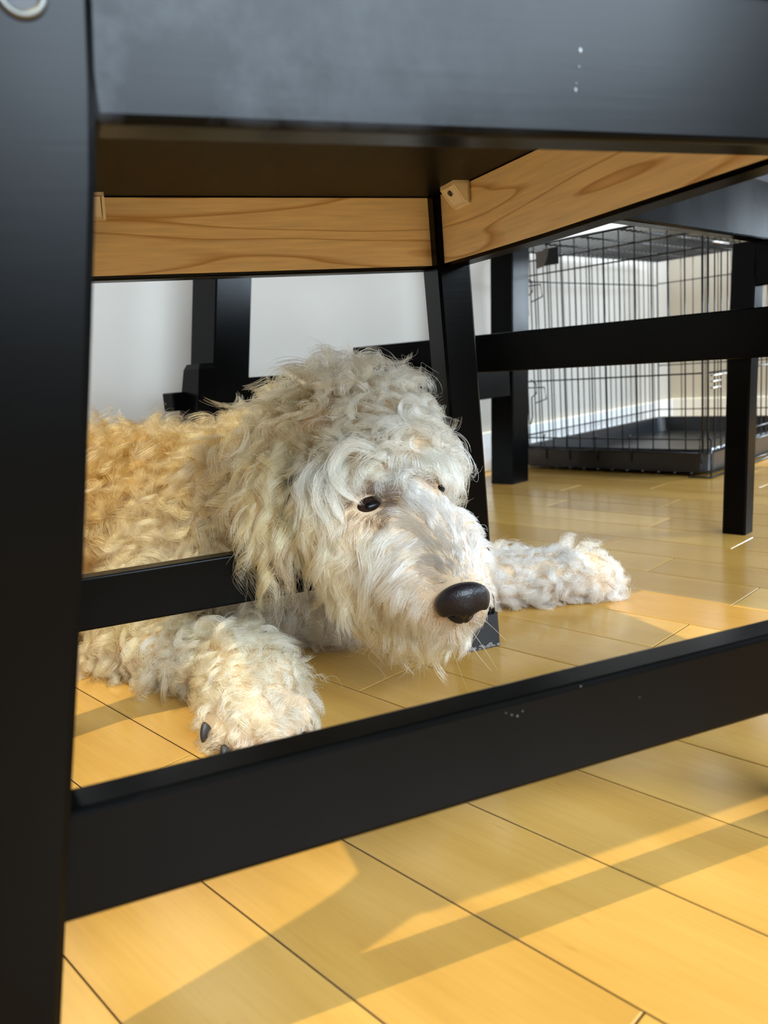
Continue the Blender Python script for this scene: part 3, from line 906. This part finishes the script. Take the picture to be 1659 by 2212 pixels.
TD *= np.where(np.linalg.norm((TC - np.array((0.0565, 0.596, 0.1105))) * np.array((1, 1, 1.15)), axis=1) < 0.0215, 0.0, 1.0)
TD /= TD.sum()
def sample(n):
    t_ = RNG.choice(len(TR), n, p=TD)
    r1, r2 = np.sqrt(RNG.random(n)), RNG.random(n)
    w = np.stack([1 - r1, r1 * (1 - r2), r1 * r2], 1)
    P = (VC[TR[t_]] * w[:, :, None]).sum(1)
    N = norm((VN[TR[t_]] * w[:, :, None]).sum(1))
    return P, N

HEADKEYS = [KEYS.index(k_) for k_ in ('skull', 'brow')]
WHORL = v3(-0.005, 0.79, 0.30)
def field(P, N):
    Wt = region_weights(P)
    tab = lambda i: Wt @ np.array([REG[k_][i] for k_ in KEYS])
    comb = Wt @ np.array([REG[k_][0] for k_ in KEYS])
    hw = Wt[:, HEADKEYS].sum(1)[:, None]
    rad = norm(P - WHORL); rad = norm(rad * v3(1, 1, .7) + v3(0, -.25, -.15))
    comb = comb * (1 - hw) + (0.35 * comb + 0.9 * rad) * hw
    col = Wt @ np.array([s2l(REG[k_][6]) for k_ in KEYS])
    return comb, tab(1), tab(2), tab(3), tab(4), tab(5), col, tab(7), tab(8), Wt

NOSEC, EYEC = v3(0.0565, 0.598, 0.1105), [v3(*e_[0]) for e_ in EYES]
def marks(P, col):
    # greyer hairs along the bridge above the nose, brown fur in the pocket round each eye
    A, B = v3(.0545, .596, .132), v3(.036, .634, .170)
    ab = B - A
    t_ = np.clip(((P - A) @ ab) / (ab @ ab), 0, 1)
    d = np.linalg.norm(P - A - t_[:, None] * ab, axis=1)
    k_ = (np.clip(1 - (d - 0.004 - 0.007 * (1 - t_)) / 0.011, 0, 1) * (1 - 0.75 * t_))[:, None] * 0.75
    col = col * (1 - k_) + s2l((84, 82, 84)) * 0.8 * k_
    for e_, rr in zip(EYEC, (1.0, 0.72)):
        d = np.linalg.norm((P - e_ - v3(.0060, -.002, .0035)) * v3(.85, 1, 1.05), axis=1) / rr
        k_ = np.clip(1 - (d - 0.0185) / 0.0110, 0, 1)[:, None] * 0.92
        col = col * (1 - k_) + s2l((62, 36, 20)) * k_
    return col
def colour_tweaks(P, N, col, Wt):
    # dark grey hairs where the ear flap turns towards the cheek
    k_ = (Wt[:, KEYS.index('ear')] * np.clip((N[:, 0] - 0.25) * 2.5, 0, 1))[:, None]
    col = col * (1 - k_ * .85) + s2l((74, 66, 64)) * k_ * .85
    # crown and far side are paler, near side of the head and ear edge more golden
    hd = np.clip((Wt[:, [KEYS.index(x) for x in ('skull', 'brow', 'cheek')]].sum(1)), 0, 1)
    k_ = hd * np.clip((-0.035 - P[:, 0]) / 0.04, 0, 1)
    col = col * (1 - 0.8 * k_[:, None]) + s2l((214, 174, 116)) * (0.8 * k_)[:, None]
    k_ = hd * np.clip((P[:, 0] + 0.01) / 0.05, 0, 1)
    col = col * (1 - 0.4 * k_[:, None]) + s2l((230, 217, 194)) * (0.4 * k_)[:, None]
    return col

def make_coat(name, n_clump, n_hair, K=14, scale=1.0):
    GP, GN = sample(n_clump)
    comb, L, R, F, lift, droop, col, cv, CL, Wt = field(GP, GN)
    noise = RNG.normal(size=(n_clump, 3))
    # fur parts around each eye instead of falling across it
    for e_ in EYEC:
        dv = GP - e_; d = np.linalg.norm(dv, axis=1, keepdims=True)
        below = (dv[:, 2:3] < 0.003)
        kk = np.clip(1 - (d - 0.010) / 0.020, 0, 1) * np.where(below, 1.0, 0.35)
        out_ = norm(dv * v3(1.2, .3, .8) + v3(-.012, 0, 0) + np.where(below, v3(-.004, 0, -.012), v3(-.014, -.004, 0.004)))
        comb = comb * (1 - kk) + out_ * kk
    tang = comb - GN * (comb * GN).sum(1, keepdims=True)
    loose = (0.20 + 0.55 * (R / 0.006))[:, None]
    tang = norm(norm(tang) + noise * 0.55 * loose)
    tang = norm(tang - GN * np.minimum((tang * GN).sum(1, keepdims=True), 0))
    L = L * np.exp(RNG.normal(0, .20, n_clump)) * scale
    eyek = np.ones(n_clump)
    for e_ in EYEC:
        d = np.linalg.norm(GP - e_, axis=1); eyek = np.minimum(eyek, np.clip((d - 0.011) / 0.018, 0.22, 1))
    dn = np.linalg.norm(GP - NOSEC, axis=1); nk = np.clip((dn - 0.012) / 0.035, 0.20, 1)
    L = L * eyek * nk * np.where((GP[:, 0] > 0.045) & (GP[:, 2] > 0.15), 0.72, 1.0)
    s = np.linspace(0, 1, K)
    pos = np.zeros((n_clump, K, 3)); T = []
    cur = GP.copy(); pos[:, 0] = cur
    grav = v3(0, 0, -1)
    for k_ in range(1, K):
        sk = s[k_]
        d = norm(GN * (lift * (1 - sk) ** 1.2)[:, None] * 1.25 + tang * (0.35 + .65 * sk) + grav * (droop * sk * 0.9)[:, None])
        cur = cur + d * (L / (K - 1))[:, None]
        pos[:, k_] = cur; T.append(d)
    a = norm(np.cross(tang, GN)); b = norm(np.cross(a, tang))
    ph = RNG.random(n_clump) * 6.283; sgn = np.where(RNG.random(n_clump) < .5, -1, 1)
    turns = F * np.exp(RNG.normal(0, .25, n_clump))
    Rr = R * np.exp(RNG.normal(0, .25, n_clump)) * np.minimum(1, eyek * nk * 1.2)
    for k_ in range(K):
        amp = (Rr * min(1.0, s[k_] * 2.2))[:, None]
        ang = (6.283 * turns * s[k_] * sgn + ph)[:, None]
        pos[:, k_] += amp * (np.cos(ang) - np.cos(ph)[:, None] * 0) * a + 0.6 * amp * np.sin(ang) * b
    rel = pos - GP[:, None, :]
    low = 0.0015 - pos[:, :, 2]
    # individual hairs gathered into the locks
    HP, HN = sample(n_hair)
    kd = kdtree.KDTree(n_clump)
    for i, p in enumerate(GP): kd.insert(p, i)
    kd.balance()
    gi = np.fromiter((kd.find(p)[1] for p in HP), dtype=np.int64, count=n_hair)
    clump = CL[gi][:, None] * (s ** 0.7)[None, :] * 1.15
    ln = np.exp(RNG.normal(0, .14, n_hair))
    fly = RNG.random(n_hair) < 0.03
    hp = HP[:, None, :] + rel[gi] * ln[:, None, None] + (GP[gi] - HP)[:, None, :] * (clump * np.where(fly, .0, 1.0)[:, None])[:, :, None]
    wob = RNG.normal(size=(n_hair, 3)) * np.where(fly, .0060, .0011)[:, None]
    ph2 = RNG.random(n_hair) * 6.283
    hp += wob[:, None, :] * (s[None, :] ** 1.3 * (0.6 + 0.4 * np.sin(5 * s[None, :] + ph2[:, None])))[:, :, None]
    hp[:, :, 2] = np.maximum(hp[:, :, 2], 0.0012 + 0.002 * RNG.random((n_hair, 1)))
    # colour: lock tone, hair tone, slightly darker root
    col = colour_tweaks(GP, GN, col, Wt)
    tone = np.exp(RNG.normal(0, 1, n_clump) * cv)
    warm = RNG.normal(0, 1, n_clump) * cv * 0.5
    gc = col * tone[:, None] * np.stack([1 + 0.0 * warm, 1 - 0.35 * warm, 1 - 1.0 * warm], 1)
    hc = gc[gi] * np.exp(RNG.normal(0, .10, (n_hair, 1)))
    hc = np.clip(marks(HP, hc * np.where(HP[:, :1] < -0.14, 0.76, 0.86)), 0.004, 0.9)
    cd = bpy.data.hair_curves.new(name)
    cd.add_curves([K] * n_hair)
    cd.points.foreach_set('position', hp.astype(np.float32).ravel())
    rad = (0.00019 * (1 - 0.70 * s ** 1.6))[None, :] * np.exp(RNG.normal(0, .15, (n_hair, 1)))
    ra = cd.attributes.get('radius') or cd.attributes.new('radius', 'FLOAT', 'POINT')
    ra.data.foreach_set('value', rad.astype(np.float32).ravel())
    ca = cd.attributes.new('coat', 'FLOAT_COLOR', 'CURVE')
    ca.data.foreach_set('color', np.concatenate([hc, np.ones((n_hair, 1))], 1).astype(np.float32).ravel())
    cd.materials.append(COAT)
    o = bpy.data.objects.new(name, cd); link(o, DOGO)
    return o

def coat_mat():
    m_ = bpy.data.materials.new('dog_coat'); m_.use_nodes = True
    t = m_.node_tree
    for n_ in list(t.nodes): t.nodes.remove(n_)
    out = t.nodes.new('ShaderNodeOutputMaterial')
    h = t.nodes.new('ShaderNodeBsdfHairPrincipled')
    h.parametrization = 'COLOR'
    at = t.nodes.new('ShaderNodeAttribute'); at.attribute_name = 'coat'
    t.links.new(at.outputs['Color'], h.inputs['Color'])
    h.inputs['Roughness'].default_value = 0.42
    h.inputs['Radial Roughness'].default_value = 0.75
    t.links.new(h.outputs[0], out.inputs[0])
    return m_
COAT = coat_mat()
fc = make_coat('fur_coat', 4200, 150000)
fc['kind'] = 'stuff'; fc['label'] = 'wavy cream and golden coat'

# a few long locks that give the face its look: the forelock curling over the eye and the strands beside it
def locks():
    K = 16
    rows = [(((.004, .676, .222), (-.024, .671, .236), (-.041, .663, .218), (-.034, .652, .200), (-.0185, .650, .1865)), .0052, 170),
            (((-.040, .679, .220), (-.055, .661, .205), (-.054, .654, .188), (-.045, .645, .168)), .0062, 150),
            (((-.030, .677, .217), (-.043, .659, .203), (-.042, .651, .187), (-.034, .645, .171)), .0058, 140),
            (((-.052, .690, .222), (-.069, .674, .205), (-.068, .664, .186), (-.058, .655, .168)), .0064, 150),
            (((.046, .690, .222), (.060, .680, .210), (.066, .675, .196), (.063, .671, .182)), .0056, 130),
            (((.036, .684, .222), (.048, .672, .212), (.055, .667, .202), (.054, .664, .193)), .0048, 110)]
    PP, CC, RR = [], [], []
    sv = np.linspace(0, 1, K)
    for pts, w, n in rows:
        pts = [v3(*p) for p in pts]
        ext = [2 * pts[0] - pts[1]] + pts + [2 * pts[-1] - pts[-2]]
        def cat(u):
            x = u * (len(pts) - 1); i = min(int(x), len(pts) - 2); f = x - i
            p0, p1, p2, p3 = ext[i:i + 4]
            return 0.5 * (2 * p1 + (p2 - p0) * f + (2 * p0 - 5 * p1 + 4 * p2 - p3) * f * f + (3 * p1 - p0 - 3 * p2 + p3) * f ** 3)
        base = np.array([cat(u) for u in sv])
        prof = w * (0.75 + 0.9 * sv * (1 - sv) - 0.58 * sv ** 2)
        shade = np.exp(RNG.normal(0, .07))
        for _ in range(n):
            o_ = RNG.normal(size=3) * 0.62
            ln = 1 - min(.5, abs(RNG.normal(0, .20))); tw = RNG.normal(size=3) * .0022
            uu = np.clip(sv * ln, 0, 1) * (K - 1); i0 = np.minimum(uu.astype(int), K - 2); f = (uu - i0)[:, None]
            pth = base[i0] * (1 - f) + base[i0 + 1] * f
            PP.append(pth + o_ * prof[:, None] + tw * np.sin(sv * 6)[:, None])
            c = s2l((234, 217, 184)) * 0.86 * shade * np.exp(RNG.normal(0, .16)); CC.append((*np.clip(c, 0, .9), 1))
            RR.append(0.00018 * (1 - .65 * sv ** 1.5))
    cd = bpy.data.hair_curves.new('forelock'); cd.add_curves([K] * len(PP))
    cd.points.foreach_set('position', np.array(PP, np.float32).ravel())
    ra = cd.attributes.get('radius') or cd.attributes.new('radius', 'FLOAT', 'POINT')
    ra.data.foreach_set('value', np.array(RR, np.float32).ravel())
    ca = cd.attributes.new('coat', 'FLOAT_COLOR', 'CURVE')
    ca.data.foreach_set('color', np.array(CC, np.float32).ravel())
    cd.materials.append(COAT)
    o = bpy.data.objects.new('forelock', cd); link(o, DOGO); o['kind'] = 'stuff'
    o['label'] = 'cream curls hanging over the eyes'
locks()

# loose whiskers round the beard
def whiskers():
    rows = [((0.010, .640, .075), (-.06, -.05, -1), .050), ((-.012, .650, .080), (-.10, 0, -1), .055), ((0.045, .620, .075), (.25, -.15, -1), .050),
            ((0.062, .612, .085), (.55, -.1, -.85), .045), ((0.068, .620, .095), (.8, 0, -.75), .040), ((-.002, .632, .09), (-.2, -.25, -.9), .05),
            ((0.02, .62, .08), (.02, -.2, -1), .055), ((.05, .62, .09), (.5, -.3, -.9), .05)]
    K = 10; P = []
    for (p, d, L) in rows:
        p = np.array(p); d = norm(np.array(d, float))
        for k_ in range(K):
            s_ = k_ / (K - 1)
            P.append(p + d * L * s_ + v3(0.1 * math.sin(p[0] * 900), 0, 0) * L * s_ * s_)
    cd = bpy.data.hair_curves.new('whiskers'); cd.add_curves([K] * len(rows))
    P = np.array(P); P[:, 2] = np.maximum(P[:, 2], .001)
    cd.points.foreach_set('position', P.astype(np.float32).ravel())
    ra = cd.attributes.get('radius') or cd.attributes.new('radius', 'FLOAT', 'POINT')
    ra.data.foreach_set('value', np.tile(0.00015 * (1 - .7 * np.linspace(0, 1, K)), len(rows)).astype(np.float32))
    ca = cd.attributes.new('coat', 'FLOAT_COLOR', 'CURVE')
    ca.data.foreach_set('color', np.tile(np.array([.50, .36, .20, 1], np.float32), len(rows)))
    cd.materials.append(COAT)
    o = bpy.data.objects.new('whiskers', cd); link(o, DOGO); o['kind'] = 'stuff'
whiskers()
